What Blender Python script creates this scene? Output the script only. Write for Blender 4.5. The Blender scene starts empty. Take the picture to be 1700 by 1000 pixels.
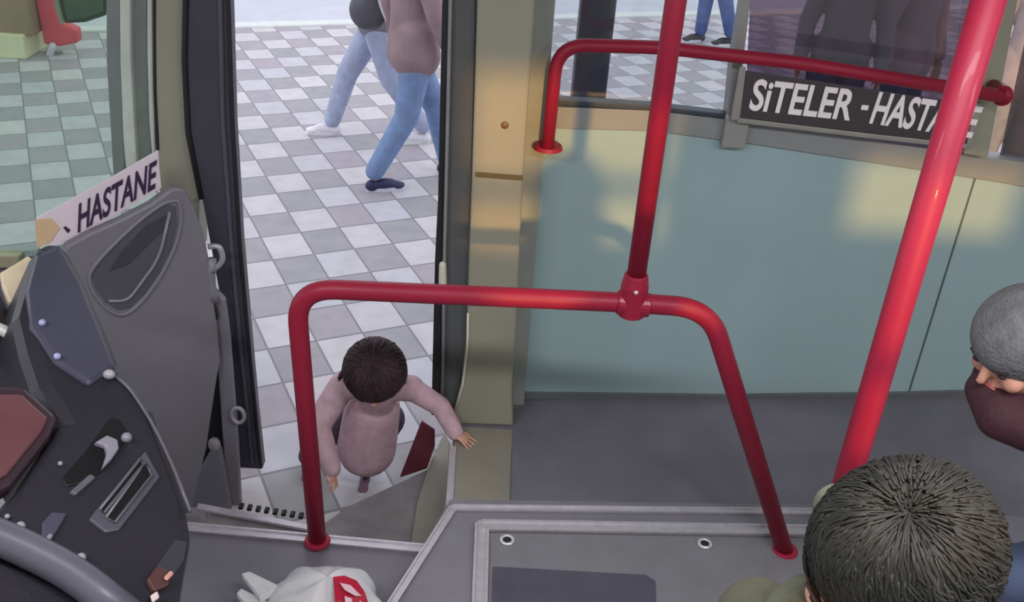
import bpy, bmesh, math, random
from mathutils import Vector, Matrix
random.seed(7)
S = bpy.context.scene
COL = S.collection
# ------------------------------------------------------------------ camera
F, PIT, ROL, BY, HC = 1637.0, .507, .075, .013, 2.5
cp, sp, cr, sr = math.cos(PIT), math.sin(PIT), math.cos(ROL), math.sin(ROL)
def _rz(v): return Vector((cr*v[0]-sr*v[1], sr*v[0]+cr*v[1], v[2]))
_dn, _fw, _rt = _rz((0, cp, sp)), _rz((0, -sp, cp)), _rz((1, 0, 0))
_b = _rt*math.cos(BY)+_fw*math.sin(BY)
_y = _fw*math.cos(BY)-_rt*math.sin(BY)
M3 = Matrix((_b, _y, -_dn))                       # camera (x right, y down, z forward) -> world
O = Vector((0, 0, HC))
cam = bpy.data.cameras.new('camera')
cam.sensor_width = 36; cam.lens = 36*F/1700; cam.clip_start = .02
co = bpy.data.objects.new('camera', cam); COL.objects.link(co)
R = (M3 @ Matrix(((1, 0, 0), (0, -1, 0), (0, 0, -1)))).to_4x4()
co.matrix_world = Matrix.Translation(O) @ R
S.camera = co
# ------------------------------------------------------------------ light
S.view_settings.view_transform = 'Standard'; S.view_settings.look = 'None'
S.view_settings.gamma = 1; S.view_settings.exposure = 0.0
w = bpy.data.worlds.new('sky'); S.world = w; w.use_nodes = True
bg = w.node_tree.nodes['Background']; bg.inputs[0].default_value = (.88, .89, .98, 1); bg.inputs[1].default_value = 1.46
SUN = Vector((-.15, 1, -.2)).normalized()
sl = bpy.data.lights.new('sun', 'SUN'); sl.energy = 2.7; sl.angle = math.radians(2.2); sl.color = (1, .52, .14)
so = bpy.data.objects.new('sun', sl); COL.objects.link(so); so.rotation_euler = SUN.to_track_quat('-Z', 'Y').to_euler()
so.location = (0, -4, 4)
FILL_W = 28
# ------------------------------------------------------------------ pixel helpers (measured positions in the place)
def ray(x, y): return M3 @ Vector(((x-850)/F, (y-500)/F, 1))
def atz(x, y, z): d = ray(x, y); return O+d*((z-HC)/d.z)
def aty(x, y, Y): d = ray(x, y); return O+d*(Y/d.y)
def atd(x, y, D): return O+ray(x, y)*D
def atp(x, y, p, n): d = ray(x, y); return O+d*((p-O).dot(n)/d.dot(n))
WN = Vector((-.05, 1, 0)).normalized(); WP = Vector((0, 3.05, 0))
def atw(x, y, off=0): return atp(x, y, WP+WN*off, WN)
# ------------------------------------------------------------------ materials
def srgb(r, g, b):
    f = lambda c: ((c/255+.055)/1.055)**2.4 if c > 10 else c/255/12.92
    return (f(r), f(g), f(b), 1)
MC = {}
def mat(name, rgb, rough=.5, metal=0, var=.08, scale=12, bump=0.0, bscale=60, spec=.5, stretch=None, emit=0, coat=0):
    if name in MC: return MC[name]
    m = bpy.data.materials.new(name); m.use_nodes = True; nt = m.node_tree; N = nt.nodes; L = nt.links
    p = N['Principled BSDF']; c = srgb(*rgb)
    p.inputs['Roughness'].default_value = rough; p.inputs['Metallic'].default_value = metal
    p.inputs['Specular IOR Level'].default_value = spec; p.inputs['Coat Weight'].default_value = coat
    tc = N.new('ShaderNodeTexCoord'); mp = N.new('ShaderNodeMapping')
    if stretch: mp.inputs['Scale'].default_value = stretch
    L.new(tc.outputs['Object'], mp.inputs[0])
    nz = N.new('ShaderNodeTexNoise'); nz.inputs['Scale'].default_value = scale; nz.inputs['Detail'].default_value = 5
    L.new(mp.outputs[0], nz.inputs['Vector'])
    cr_ = N.new('ShaderNodeValToRGB'); e = cr_.color_ramp.elements
    e[0].position = .3; e[1].position = .7
    e[0].color = tuple(x*(1-var) for x in c[:3])+(1,); e[1].color = tuple(min(1, x*(1+var)) for x in c[:3])+(1,)
    L.new(nz.outputs['Fac'], cr_.inputs[0]); L.new(cr_.outputs[0], p.inputs['Base Color'])
    if bump:
        n2 = N.new('ShaderNodeTexNoise'); n2.inputs['Scale'].default_value = bscale; n2.inputs['Detail'].default_value = 3
        L.new(mp.outputs[0], n2.inputs['Vector'])
        b = N.new('ShaderNodeBump'); b.inputs['Strength'].default_value = bump; b.inputs['Distance'].default_value = .01
        L.new(n2.outputs['Fac'], b.inputs['Height']); L.new(b.outputs[0], p.inputs['Normal'])
    if emit:
        p.inputs['Emission Color'].default_value = c; p.inputs['Emission Strength'].default_value = emit
    MC[name] = m; return m
def glass(name, rgb, refl=.06, dark=0.0):
    m = bpy.data.materials.new(name); m.use_nodes = True; N = m.node_tree.nodes; L = m.node_tree.links
    for n in list(N): N.remove(n)
    o = N.new('ShaderNodeOutputMaterial'); t = N.new('ShaderNodeBsdfTransparent'); g = N.new('ShaderNodeBsdfGlossy')
    d = N.new('ShaderNodeBsdfDiffuse'); d.inputs[0].default_value = srgb(150, 165, 150)
    t.inputs[0].default_value = srgb(*rgb); g.inputs['Roughness'].default_value = .05
    m1 = N.new('ShaderNodeMixShader'); m1.inputs[0].default_value = refl; L.new(t.outputs[0], m1.inputs[1]); L.new(g.outputs[0], m1.inputs[2])
    m2 = N.new('ShaderNodeMixShader'); m2.inputs[0].default_value = dark; L.new(m1.outputs[0], m2.inputs[1]); L.new(d.outputs[0], m2.inputs[2])
    L.new(m2.outputs[0], o.inputs[0]); return m
RED = mat('red_enamel', (150, 28, 56), .5, var=.06, scale=6, coat=.05, spec=.35)
TEAL = mat('teal_laminate', (156, 184, 188), .42, var=.035, scale=3, bump=.03)
SILL = mat('grey_sill_plastic', (140, 146, 148), .5, var=.05, scale=5)
PILL = mat('olive_grey_plastic', (150, 150, 134), .5, var=.06, scale=4, bump=.04)
DARK = mat('dark_anodised', (66, 64, 76), .4, var=.08, scale=5)
BLACK = mat('black_rubber', (28, 28, 33), .6, var=.1)
FLOOR = mat('grey_bus_flooring', (112, 109, 120), .45, var=.09, scale=7, bump=.1, bscale=220)
FLOORT = mat('tan_grey_flooring', (138, 134, 122), .45, var=.09, scale=7, bump=.1, bscale=220)
TRIM = mat('brushed_aluminium', (196, 192, 200), .38, metal=.45, var=.08, scale=40)
GPAN = mat('moulded_grey_plastic', (122, 120, 130), .45, var=.05, scale=3, bump=.05, bscale=90)
GDRK = mat('recess_shade_grey', (84, 84, 94), .5, var=.07, scale=5)
DASH = mat('black_dash_plastic', (34, 32, 41), .4, var=.12, scale=6, bump=.08, bscale=120)
DASH2 = mat('blue_black_plastic', (60, 60, 76), .42, var=.1, scale=6)
ROOF = mat('cream_ceiling_panel', (190, 188, 178), .6, var=.03)
CREAM = mat('cream_bracket', (214, 200, 172), .5, var=.1, scale=18)
MAROON = mat('maroon_panel', (104, 46, 58), .5, var=.15)
WHITE = mat('white_plastic_card', (226, 214, 226), .5, var=.04)
SKIN = mat('skin', (205, 152, 132), .5, var=.05, scale=20)
# ------------------------------------------------------------------ object helpers
def tagp(o, label=None, cat=None, group=None, kind=None):
    if label: o['label'] = label
    if cat: o['category'] = cat
    if group: o['group'] = group
    if kind: o['kind'] = kind
    return o
def link(name, bm, m, parent=None, smooth=False, bev=0, seg=2):
    me = bpy.data.meshes.new(name)
    bmesh.ops.recalc_face_normals(bm, faces=bm.faces)
    bm.to_mesh(me); bm.free(); me.materials.append(m)
    o = bpy.data.objects.new(name, me); COL.objects.link(o)
    if smooth:
        for p in me.polygons: p.use_smooth = True
    if bev:
        b = o.modifiers.new('bevel', 'BEVEL'); b.width = bev; b.segments = seg; b.limit_method = 'ANGLE'; b.angle_limit = math.radians(35)
    if parent: o.parent = parent; o.matrix_parent_inverse = parent.matrix_world.inverted()
    return o
def empty(name, loc, label, cat, group=None):
    o = bpy.data.objects.new(name, None); COL.objects.link(o); o.location = loc; o.empty_display_size = .1
    o.matrix_world = Matrix.Translation(Vector(loc))
    return tagp(o, label, cat, group)
def prism(bm, pts, ext):
    """closed outline pts (3D) extruded by vector ext"""
    a = [bm.verts.new(p) for p in pts]; b = [bm.verts.new(Vector(p)+ext) for p in pts]
    n = len(pts); bm.faces.new(a); bm.faces.new(b[::-1])
    for i in range(n): bm.faces.new((a[i], b[i], b[(i+1) % n], a[(i+1) % n]))
def box(bm, x0, x1, y0, y1, z0, z1):
    prism(bm, [(x0, y0, z0), (x1, y0, z0), (x1, y1, z0), (x0, y1, z0)], Vector((0, 0, z1-z0)))
def bxo(name, b6, m, parent=None, bev=.004):
    bm = bmesh.new(); box(bm, *b6); return link(name, bm, m, parent, bev=bev)
def smooth_path(P, r=.07, n=7):
    """rounds the corners of a polyline; r scalar or list"""
    P = [Vector(p) for p in P]; out = [P[0]]
    for i in range(1, len(P)-1):
        rr = r[i-1] if isinstance(r, (list, tuple)) else r
        a = (P[i-1]-P[i]); b = (P[i+1]-P[i]); rr = min(rr, a.length*.48, b.length*.48)
        A = P[i]+a.normalized()*rr; B = P[i]+b.normalized()*rr
        for k in range(n+1):
            t = k/n; out.append(A*(1-t)**2+P[i]*2*t*(1-t)+B*t*t)
    out.append(P[-1]); return out
def tube(bm, P, r, seg=16, cap=True, closed=False):
    P = [Vector(p) for p in P]; n = len(P); rs = r if isinstance(r, (list, tuple)) else [r]*n
    rings = []; up = None
    for i in range(n):
        if closed: t = (P[(i+1) % n]-P[i-1]).normalized()
        else: t = (P[min(i+1, n-1)]-P[max(i-1, 0)]).normalized()
        if up is None: up = t.orthogonal().normalized()
        up = (up-t*up.dot(t)).normalized(); s = t.cross(up)
        rings.append([bm.verts.new(P[i]+(up*math.cos(2*math.pi*k/seg)+s*math.sin(2*math.pi*k/seg))*rs[i]) for k in range(seg)])
    for i in range(n if closed else n-1):
        a, b = rings[i], rings[(i+1) % n]
        for k in range(seg): bm.faces.new((a[k], a[(k+1) % seg], b[(k+1) % seg], b[k]))
    if cap and not closed: bm.faces.new(rings[0][::-1]); bm.faces.new(rings[-1])
def tubeo(name, P, r, m, parent=None, seg=16, closed=False):
    bm = bmesh.new(); tube(bm, P, r, seg, closed=closed); return link(name, bm, m, parent, smooth=True)
def rcone(bm, p0, r0, p1, r1, seg=14, k=5):
    """tapered capsule"""
    p0, p1 = Vector(p0), Vector(p1); t = (p1-p0).normalized() if (p1-p0).length > 1e-6 else Vector((0, 0, 1))
    P = []; rs = []
    for i in range(k): a = math.pi/2*(1-i/k); P.append(p0-t*r0*math.sin(a)); rs.append(max(r0*math.cos(a), r0*.05))
    P.append(p0); rs.append(r0); P.append(p1); rs.append(r1)
    for i in range(1, k+1): a = math.pi/2*i/k; P.append(p1+t*r1*math.sin(a)); rs.append(max(r1*math.cos(a), r1*.05))
    tube(bm, P, rs, seg)
def ell(bm, c, rad, rot=None, u=20, v=14):
    mx = Matrix.Translation(Vector(c)) @ (rot.to_4x4() if rot else Matrix()) @ Matrix.Diagonal((*rad, 1))
    bmesh.ops.create_uvsphere(bm, u_segments=u, v_segments=v, radius=1, matrix=mx)
def blob(name, bm, m, parent, vox=.006, sm=4):
    """union of overlapping solids as one continuous surface"""
    o = link(name, bm, m, parent)
    r = o.modifiers.new('union', 'REMESH'); r.mode = 'VOXEL'; r.voxel_size = vox; r.use_smooth_shade = True
    s = o.modifiers.new('smooth', 'SMOOTH'); s.iterations = sm; s.factor = .5
    return o
def ppoly(name, px, p, n, thick, m, parent=None, bev=.004, lift=0):
    """solid board: outline measured in the picture, lying in the plane (p, n), thickness going away from the viewer"""
    n = n.normalized(); n = n if n.dot(O-p) > 0 else -n
    q = p+n*lift; bm = bmesh.new(); prism(bm, [atp(x, y, q, n) for x, y in px], -n*thick)
    return link(name, bm, m, parent, bev=bev)
def wpoly(name, px, m, parent=None, off=0, thick=.03, bev=.003):
    return ppoly(name, px, WP+WN*off, WN, thick, m, parent, bev)
def text(body, name, m, parent, origin, xdir, ydir, size, ext=.002, offs=.0, sx=1.0, shear=0.0):
    c = bpy.data.curves.new('t', 'FONT'); c.body = body; c.size = 1; c.extrude = ext/size; c.offset = offs; c.shear = shear
    t = bpy.data.objects.new('t', c); COL.objects.link(t)
    me = bpy.data.meshes.new_from_object(t.evaluated_get(bpy.context.evaluated_depsgraph_get()))
    bpy.data.objects.remove(t)
    xd = xdir.normalized(); yd = (ydir-xd*ydir.dot(xd)).normalized(); zd = xd.cross(yd)
    mx = Matrix.Translation(origin) @ Matrix((xd, yd, zd)).transposed().to_4x4() @ Matrix.Diagonal((size*sx, size, size, 1))
    me.transform(mx); me.materials.clear(); me.materials.append(m); me.name = name
    o = bpy.data.objects.new(name, me); COL.objects.link(o)
    if parent: o.parent = parent; o.matrix_parent_inverse = parent.matrix_world.inverted()
    return o
def struct(o): o['kind'] = 'structure'; return o
# ================================================================== STRUCTURE
# ---- pavement outside
def pavement():
    m = bpy.data.materials.new('checkered_pavers'); m.use_nodes = True; N = m.node_tree.nodes; L = m.node_tree.links; p = N['Principled BSDF']
    s = .09138*2.5; asp = 1.29574; ox = .48587*2.5; oy = -1.93577*2.5; ang = .4709-BY
    g1 = Vector((math.cos(ang), math.sin(ang), 0)); g2 = Vector((math.sin(ang), -math.cos(ang), 0))
    org = g1*ox+g2*oy
    geo = N.new('ShaderNodeTexCoord')
    def dot(v):
        n = N.new('ShaderNodeVectorMath'); n.operation = 'DOT_PRODUCT'; L.new(sub.outputs[0], n.inputs[0]); n.inputs[1].default_value = v; return n.outputs['Value']
    sub = N.new('ShaderNodeVectorMath'); sub.operation = 'SUBTRACT'; L.new(geo.outputs['Object'], sub.inputs[0]); sub.inputs[1].default_value = org
    a = dot(g1/s); b = dot(g2/(s*asp))
    def mth(op, x, y=None, c=None):
        n = N.new('ShaderNodeMath'); n.operation = op
        for i, v in enumerate((x, y, c)):
            if v is None: continue
            if isinstance(v, (int, float)): n.inputs[i].default_value = v
            else: L.new(v, n.inputs[i])
        return n.outputs[0]
    fa, fb = mth('FLOOR', a), mth('FLOOR', b)
    par = mth('FRACT', mth('MULTIPLY', mth('ADD', fa, fb), .5))      # 0 light, .5 dark
    par = mth('MULTIPLY', par, 2.0)
    cx = N.new('ShaderNodeCombineXYZ'); L.new(fa, cx.inputs[0]); L.new(fb, cx.inputs[1])
    wn = N.new('ShaderNodeTexWhiteNoise'); L.new(cx.outputs[0], wn.inputs['Vector'])
    ea = mth('MINIMUM', mth('FRACT', a), mth('SUBTRACT', 1.0, mth('FRACT', a)))
    eb = mth('MINIMUM', mth('FRACT', b), mth('SUBTRACT', 1.0, mth('FRACT', b)))
    ed = mth('MINIMUM', ea, eb); jt = mth('LESS_THAN', ed, .022)
    lt = N.new('ShaderNodeMix'); lt.data_type = 'RGBA'; L.new(wn.outputs['Value'], lt.inputs[0]); lt.inputs[6].default_value = srgb(206, 202, 204); lt.inputs[7].default_value = srgb(192, 192, 200)
    dk = N.new('ShaderNodeMix'); dk.data_type = 'RGBA'; L.new(wn.outputs['Value'], dk.inputs[0]); dk.inputs[6].default_value = srgb(158, 160, 162); dk.inputs[7].default_value = srgb(172, 164, 172)
    mx = N.new('ShaderNodeMix'); mx.data_type = 'RGBA'; L.new(par, mx.inputs[0]); L.new(lt.outputs[2], mx.inputs[6]); L.new(dk.outputs[2], mx.inputs[7])
    nz = N.new('ShaderNodeTexNoise'); nz.inputs['Scale'].default_value = 9; nz.inputs['Detail'].default_value = 8; L.new(geo.outputs['Object'], nz.inputs['Vector'])
    st = N.new('ShaderNodeMix'); st.data_type = 'RGBA'; st.blend_type = 'MULTIPLY'; st.inputs[0].default_value = .35; L.new(mx.outputs[2], st.inputs[6]); L.new(nz.outputs['Color'], st.inputs[7])
    cr2 = N.new('ShaderNodeValToRGB'); cr2.color_ramp.elements[0].color = (.62, .62, .62, 1); cr2.color_ramp.elements[1].color = (1, 1, 1, 1); cr2.color_ramp.elements[0].position = .25; cr2.color_ramp.elements[1].position = .6
    L.new(nz.outputs['Fac'], cr2.inputs[0]); L.new(cr2.outputs[0], st.inputs[7])
    jm = N.new('ShaderNodeMix'); jm.data_type = 'RGBA'; L.new(mth('MULTIPLY', jt, .8), jm.inputs[0]); L.new(st.outputs[2], jm.inputs[6]); jm.inputs[7].default_value = srgb(118, 118, 124)
    L.new(jm.outputs[2], p.inputs['Base Color']); p.inputs['Roughness'].default_value = .75
    bp = N.new('ShaderNodeBump'); bp.inputs['Strength'].default_value = .4; bp.inputs['Distance'].default_value = .004
    L.new(mth('SUBTRACT', mth('MULTIPLY', nz.outputs['Fac'], .3), jt), bp.inputs['Height']); L.new(bp.outputs[0], p.inputs['Normal'])
    bm = bmesh.new(); box(bm, -14, 16, -6, 9.4+0.0, -.2, 0)
    # far edge runs a little obliquely
    for v in bm.verts:
        if v.co.y > 9: v.co.y = 9.45 + (v.co.x+2.9)*.42
    o = link('ground', bm, m); struct(o)
pavement()
def road():
    bm = bmesh.new(); prism(bm, [(-14, 9.45-11.1*.42+.0, -.12), (16, 9.45+18.9*.42, -.12), (16, 60, -.12), (-40, 60, -.12), (-40, 0, -.12)], Vector((0, 0, -.1)))
    struct(link('ground_road', bm, mat('pale_asphalt', (196, 198, 208), .8, var=.06, scale=3, bump=.1)))
    bm = bmesh.new(); a = Vector((-14, 9.45-11.1*.42, -.15)); b = Vector((16, 9.45+18.9*.42, -.15)); d = Vector((-.07, .17, 0))
    prism(bm, [a, b, b+d, a+d], Vector((0, 0, .17)))
    tagp(link('kerb', bm, mat('kerb_concrete', (214, 218, 214), .7, var=.05), bev=.015), 'long pale concrete kerb edging the far side of the paving', 'kerb')
road()
# ---- bus floor
def floor_z(x, y): return .38+.055*max(0, x)*min(1, max(0, (y-2.45)/.5))
def bus_floor():
    bm = bmesh.new(); X = [-.13, .076]+[.25*i for i in range(1, 14)]; Yr = [-.35, 1, 2, 2.25, 2.45, 2.6, 2.75, 2.88, 3.0, 3.05]
    g = {}
    for i, x in enumerate(X):
        for j, y in enumerate(Yr):
            yy = y if j < len(Yr)-1 else (3.05+.05*x if x > .05 else 3.02)
            g[i, j] = bm.verts.new((x, yy, floor_z(x, yy)))
    for i in range(len(X)-1):
        for j in range(len(Yr)-1): bm.faces.new((g[i, j], g[i+1, j], g[i+1, j+1], g[i, j+1]))
    r = bmesh.ops.extrude_face_region(bm, geom=list(bm.faces))
    for v in r['geom']:
        if isinstance(v, bmesh.types.BMVert): v.co.z = .30
    struct(link('floor', bm, FLOOR))
    bm = bmesh.new(); box(bm, -3.2, -.131, -.35, 2.235, .30, .38)
    struct(link('floor_front', bm, FLOOR))
bus_floor()
# floor plates beside the pillar (tan, seam between)
bm = bmesh.new(); box(bm, -.128, .072, 2.40, 2.86, .3805, .384); struct(link('floor_plate', bm, FLOORT))
bm = bmesh.new(); box(bm, .0725, .0765, 2.41, 2.87, .3805, .3825); struct(link('trim_floor_seam', bm, mat('seam_dark', (84, 98, 98), .6)))
# ---- stepwell
def stepwell():
    r = empty('entrance_step', (-.5, 2.4, 0), 'grey lower entrance step of the bus inside the open doorway', 'step')
    bm = bmesh.new(); prism(bm, [(-.95, 2.235, .15), (-.135, 2.235, .15), (-.135, 2.90, .15), (-.226, 2.90, .15), (-.486, 2.666, .15), (-.56, 2.56, .15), (-.95, 2.60, .15)], Vector((0, 0, -.05)))
    link('tread', bm, mat('worn_grey_tread', (128, 126, 128), .5, var=.14, scale=14, bump=.2, bscale=150), r, bev=.003)
    bxo('riser', (-.95, -.135, 2.205, 2.235, .02, .30), GPAN, r)
    bm = bmesh.new(); prism(bm, [atz(x, y, .19) for x, y in ((711, 775), (738, 716), (747, 735), (742, 860), (690, 925), (682, 905), (692, 834))], Vector((0, 0, -.06))); link('step_end', bm, FLOORT, r, bev=.004)
    P = [atz(325, 849, .155), atz(530, 888, .155)]
    bm = bmesh.new(); prism(bm, [P[0], P[1], P[1]+Vector((0, .028, 0)), P[0]+Vector((0, .03, 0))], Vector((0, 0, .012))); link('nosing', bm, TRIM, r, bev=.003)
    # ribbed rubber strip on the outer lip
    bm = bmesh.new()
    a, b = atz(398, 846, .155), atz(512, 864, .155)
    for i in range(9):
        c = a.lerp(b, i/8); box(bm, c.x-.007, c.x+.009, c.y+.004, c.y+.03, .148, .160)
    link('rubber_ribs', bm, BLACK, r, bev=.003)
stepwell()
bm = bmesh.new(); box(bm, -.134, -.1305, 2.236, 2.92, .06, .383)
struct(link('trim_stepwell', bm, FLOORT))
ppoly('trim_maroon', [(700, 701), (722, 716), (722, 742), (709, 779), (664, 794)], Vector((-.19, 2.93, .3)), Vector((.1, -1, 0)), .015, MAROON)
struct(bpy.data.objects['trim_maroon'])
# metal floor edging
def edging(name, pts, z, wid, h, label, parent=None, inner=True):
    pts = [atz(x, y, z) for x, y in pts]
    bm = bmesh.new()
    for j_, (a, b) in enumerate(zip(pts, pts[1:])):
        lift = Vector((0, 0, .0011*j_)); a = a+lift; b = b+lift
        d = (b-a).normalized(); n = Vector((-d.y, d.x, 0))*wid/2
        e_ = d*wid*.3; prism(bm, [a-n-e_, b-n+e_, b+n+e_, a+n-e_], Vector((0, 0, h)))
        if inner: # raised bead of the double profile
            for s in (-.8, .8):
                q = n*s; e = n*.2
                prism(bm, [a+q-e, b+q-e, b+q+e, a+q+e], Vector((0, 0, h+.005)))
    o = link(name, bm, TRIM, parent)
    if label: tagp(o, label, 'floor trim')
    return o
edging('floor_edge_trim', [(300, 878), (704, 915)], .38, .035, .008, 'double metal edging along the floor above the entrance step')
edging('floor_edge_trim', [(752, 745), (746, 840)], .384, .022, .006, 'short metal edging beside the entrance step under the pillar', inner=False)
# ---- platform with hatch at lower right
ZP = .43
pf = [atz(747, 838, ZP-.02), atz(1345, 846, ZP-.02), atz(1500, 850, ZP-.02)]
bm = bmesh.new()
prism(bm, [pf[0], pf[1], Vector((2.6, pf[2].y, ZP)), Vector((2.6, .2, ZP)), Vector((-.6, .2, ZP)), atz(585, 1115, ZP)], Vector((0, 0, -.045)))
for v in bm.verts: v.co.z = ZP if v.co.z > ZP-.03 else .386
struct(link('floor_platform', bm, mat('platform_flooring', (124, 122, 132), .45, var=.08, scale=7, bump=.1, bscale=220)))
edging('platform_edge_trim', [(600, 1084), (752, 846), (1400, 853)], ZP, .026, .005, 'metal edging bent round the corner of the raised platform')
def hatch():
    r = empty('floor_hatch', atz(1000, 950, ZP), 'framed metal floor hatch with two ring screws on the platform', 'hatch')
    z = ZP
    o = edging('frame', [(793, 1090), (800, 876), (1420, 886)], z+.002, .044, .008, None, r)
    bm = bmesh.new(); prism(bm, [atz(812, 888, z+.001), atz(1420, 896, z+.001), atz(1430, 1090, z+.001), atz(806, 1090, z+.001)], Vector((0, 0, .003)))
    link('cover', bm, mat('hatch_cover_grey', (120, 120, 126), .42, var=.06, bump=.06, bscale=150), r)
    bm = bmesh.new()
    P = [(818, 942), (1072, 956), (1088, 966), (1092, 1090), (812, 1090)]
    prism(bm, [atz(x, y, z+.004) for x, y in P], Vector((0, 0, .004))); link('dark_plate', bm, mat('dark_plate_grey', (78, 76, 90), .35, var=.1), r, bev=.002)  # flat darker rectangle laid on the hatch cover
    for x, y in ((842, 897), (1170, 903)):
        c = atz(x, y, z+.008); n = 20
        k = tubeo('ring_screw', [c+Vector((math.cos(2*math.pi*i/n)*.018, math.sin(2*math.pi*i/n)*.018, 0)) for i in range(n)], .0055, mat('bright_steel', (225, 225, 228), .25, metal=.6), r, 8, closed=True)
        bm = bmesh.new(); bmesh.ops.create_cone(bm, cap_ends=True, segments=20, radius1=.013, radius2=.013, depth=.004, matrix=Matrix.Translation(c)); link('recess', bm, BLACK, k)
hatch()
# ---- bus side wall, right of the door
for_s = struct
struct(wpoly('wall_side', [(856, 204), (1085, 208), (1250, 228), (1640, 288), (1900, 330), (1900, 700), (1500, 658), (1200, 662), (852, 659)], TEAL, thick=.05))
bm = bmesh.new(); prism(bm, [atw(852, 700, .05), atw(1900, 760, .05), atw(1900, 560, .05), atw(852, 560, .05)], WN*.02); struct(link('wall_backing', bm, GPAN))
struct(wpoly('baseboard_side', [(852, 652), (1200, 656), (1500, 652), (1900, 640), (1900, 664), (1500, 662), (1200, 667), (852, 664)], mat('dark_cove', (100, 106, 108), .5), off=-.008, thick=.02))
struct(wpoly('trim_1', [(868, 176), (1085, 184), (1250, 204), (1640, 262), (1900, 296), (1900, 345), (1640, 300), (1250, 240), (1085, 218), (860, 212)], SILL, off=-.012, thick=.08))
wpoly('trim_2', [(1621, 285), (1624, 285), (1511, 650), (1508, 650)], mat('seam_dark', (84, 98, 98), .6), off=-.002, thick=.006, bev=0); struct(bpy.data.objects['trim_2'])
bm = bmesh.new(); ell(bm, atw(1480, 683, -.004)+Vector((0, -.02, 0)), (.006, .004, .006)); link('screw_head', bm, mat('bright_steel', (225, 225, 228)), bpy.data.objects['baseboard_side'], smooth=True)
# lower strip under the wall down to the floor at rear
# windows on the door side
GL1 = glass('clear_glass', (236, 240, 240), .05)
GL2 = glass('tinted_glass', (176, 166, 180), .06, .10)
GLF = glass('green_glass', (226, 238, 230), .05, .06)
def window(n, frame_px, glass_px, gl, gap=.012):
    w_ = wpoly('window_%d' % n, glass_px, gl, off=.035, thick=.005, bev=0); struct(w_)
    return w_
win1 = window(1, None, [(890, -330), (1255, -330), (1225, 200), (884, 172)], GL1)
win2 = window(2, None, [(1262, -330), (1740, -330), (1622, 262), (1236, 206)], GL2)
win3 = window(3, None, [(1790, -330), (2000, -330), (2000, 330), (1660, 262)], GL2)
GASK = mat('gasket_dark', (34, 38, 40), .5)
wpoly('gasket', [(908, -330), (920, -330), (902, 168), (886, 166)], GASK, win1, off=-.004, thick=.04)
wpoly('gasket', [(886, 163), (1085, 176), (1206, 190), (1206, 198), (1085, 185), (886, 172)], mat('gasket_blue', (50, 62, 76), .5), win1, off=-.016, thick=.05)
struct(wpoly('trim_3', [(1290, -330), (1300, -330), (1247, 0), (1234, 100), (1224, 206), (1206, 202), (1216, 100), (1233, 0)], mat('grey_alu', (150, 152, 152), .45, metal=.2), off=-.02, thick=.06))
bm = bmesh.new(); a = atw(1206, 192, -.035); b = atw(1236, 248, -.035)
bxo('window_bracket', (a.x, b.x, a.y-.004, a.y+.03, b.z, a.z), mat('grey_alu2', (150, 154, 152), .45), None, .008); bm.free()
tagp(bpy.data.objects['window_bracket'], 'small grey bracket at the sill beside the dark route sign', 'bracket')
# second pillar at right
p2 = struct(wpoly('wall_pillar_right', [(1705, -330), (1800, -330), (1690, 0), (1640, 262), (1600, 256), (1640, 0)], PILL, off=-.05, thick=.10))
struct(wpoly('trim_4', [(1695, -330), (1712, -330), (1646, 0), (1606, 250), (1598, 250), (1634, 0)], GASK, off=-.04, thick=.05))
# left pillar between door and teal wall (flares at the foot)
def pillar():
    P = [(818, -330), (902, -330), (888, 0), (868, 300), (856, 560), (850, 640), (852, 708), (745, 704), (752, 690), (765, 640), (774, 560), (779, 400), (783, 300), (792, 0)]
    Y = 2.88
    bm = bmesh.new(); prism(bm, [aty(x, y, Y) for x, y in P], Vector((0, .14, 0))); struct(link('wall_pillar', bm, PILL, bev=.008))
    for k, (a, b) in enumerate((((789, 286), (868, 292)), )):
        bm = bmesh.new(); prism(bm, [aty(a[0], a[1], Y-.003), aty(b[0], b[1], Y-.003), aty(b[0], b[1]+8, Y-.003), aty(a[0], a[1]+8, Y-.003)], Vector((0, .01, 0))); struct(link('trim_5', bm, mat('seam_olive', (96, 88, 56), .6)))
    bm = bmesh.new(); ell(bm, aty(838, 208, Y), (.012, .006, .012)); link('screw_cap', bm, mat('brown_cap', (110, 84, 44), .4), bpy.data.objects['wall_pillar'], smooth=True)
    # bright edge bead at the foot
    tubeo('door_seal', [aty(x, y, Y-.004) for x, y in ((777, 520), (776, 580), (768, 640), (754, 688))], .004, mat('pale_bead', (214, 214, 196), .4))
    tagp(bpy.data.objects['door_seal'], 'pale curved seal bead at the foot of the olive pillar', 'seal')
pillar()
bm = bmesh.new(); prism(bm, [(-.1, 3.0, .38), (.112, 3.02, .38), (.098, 3.02, 2.3), (-.1, 3.0, 2.3)], Vector((0, .05, 0))); struct(link('wall_gap', bm, mat('gap_grey', (146, 154, 148), .6)))
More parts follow.
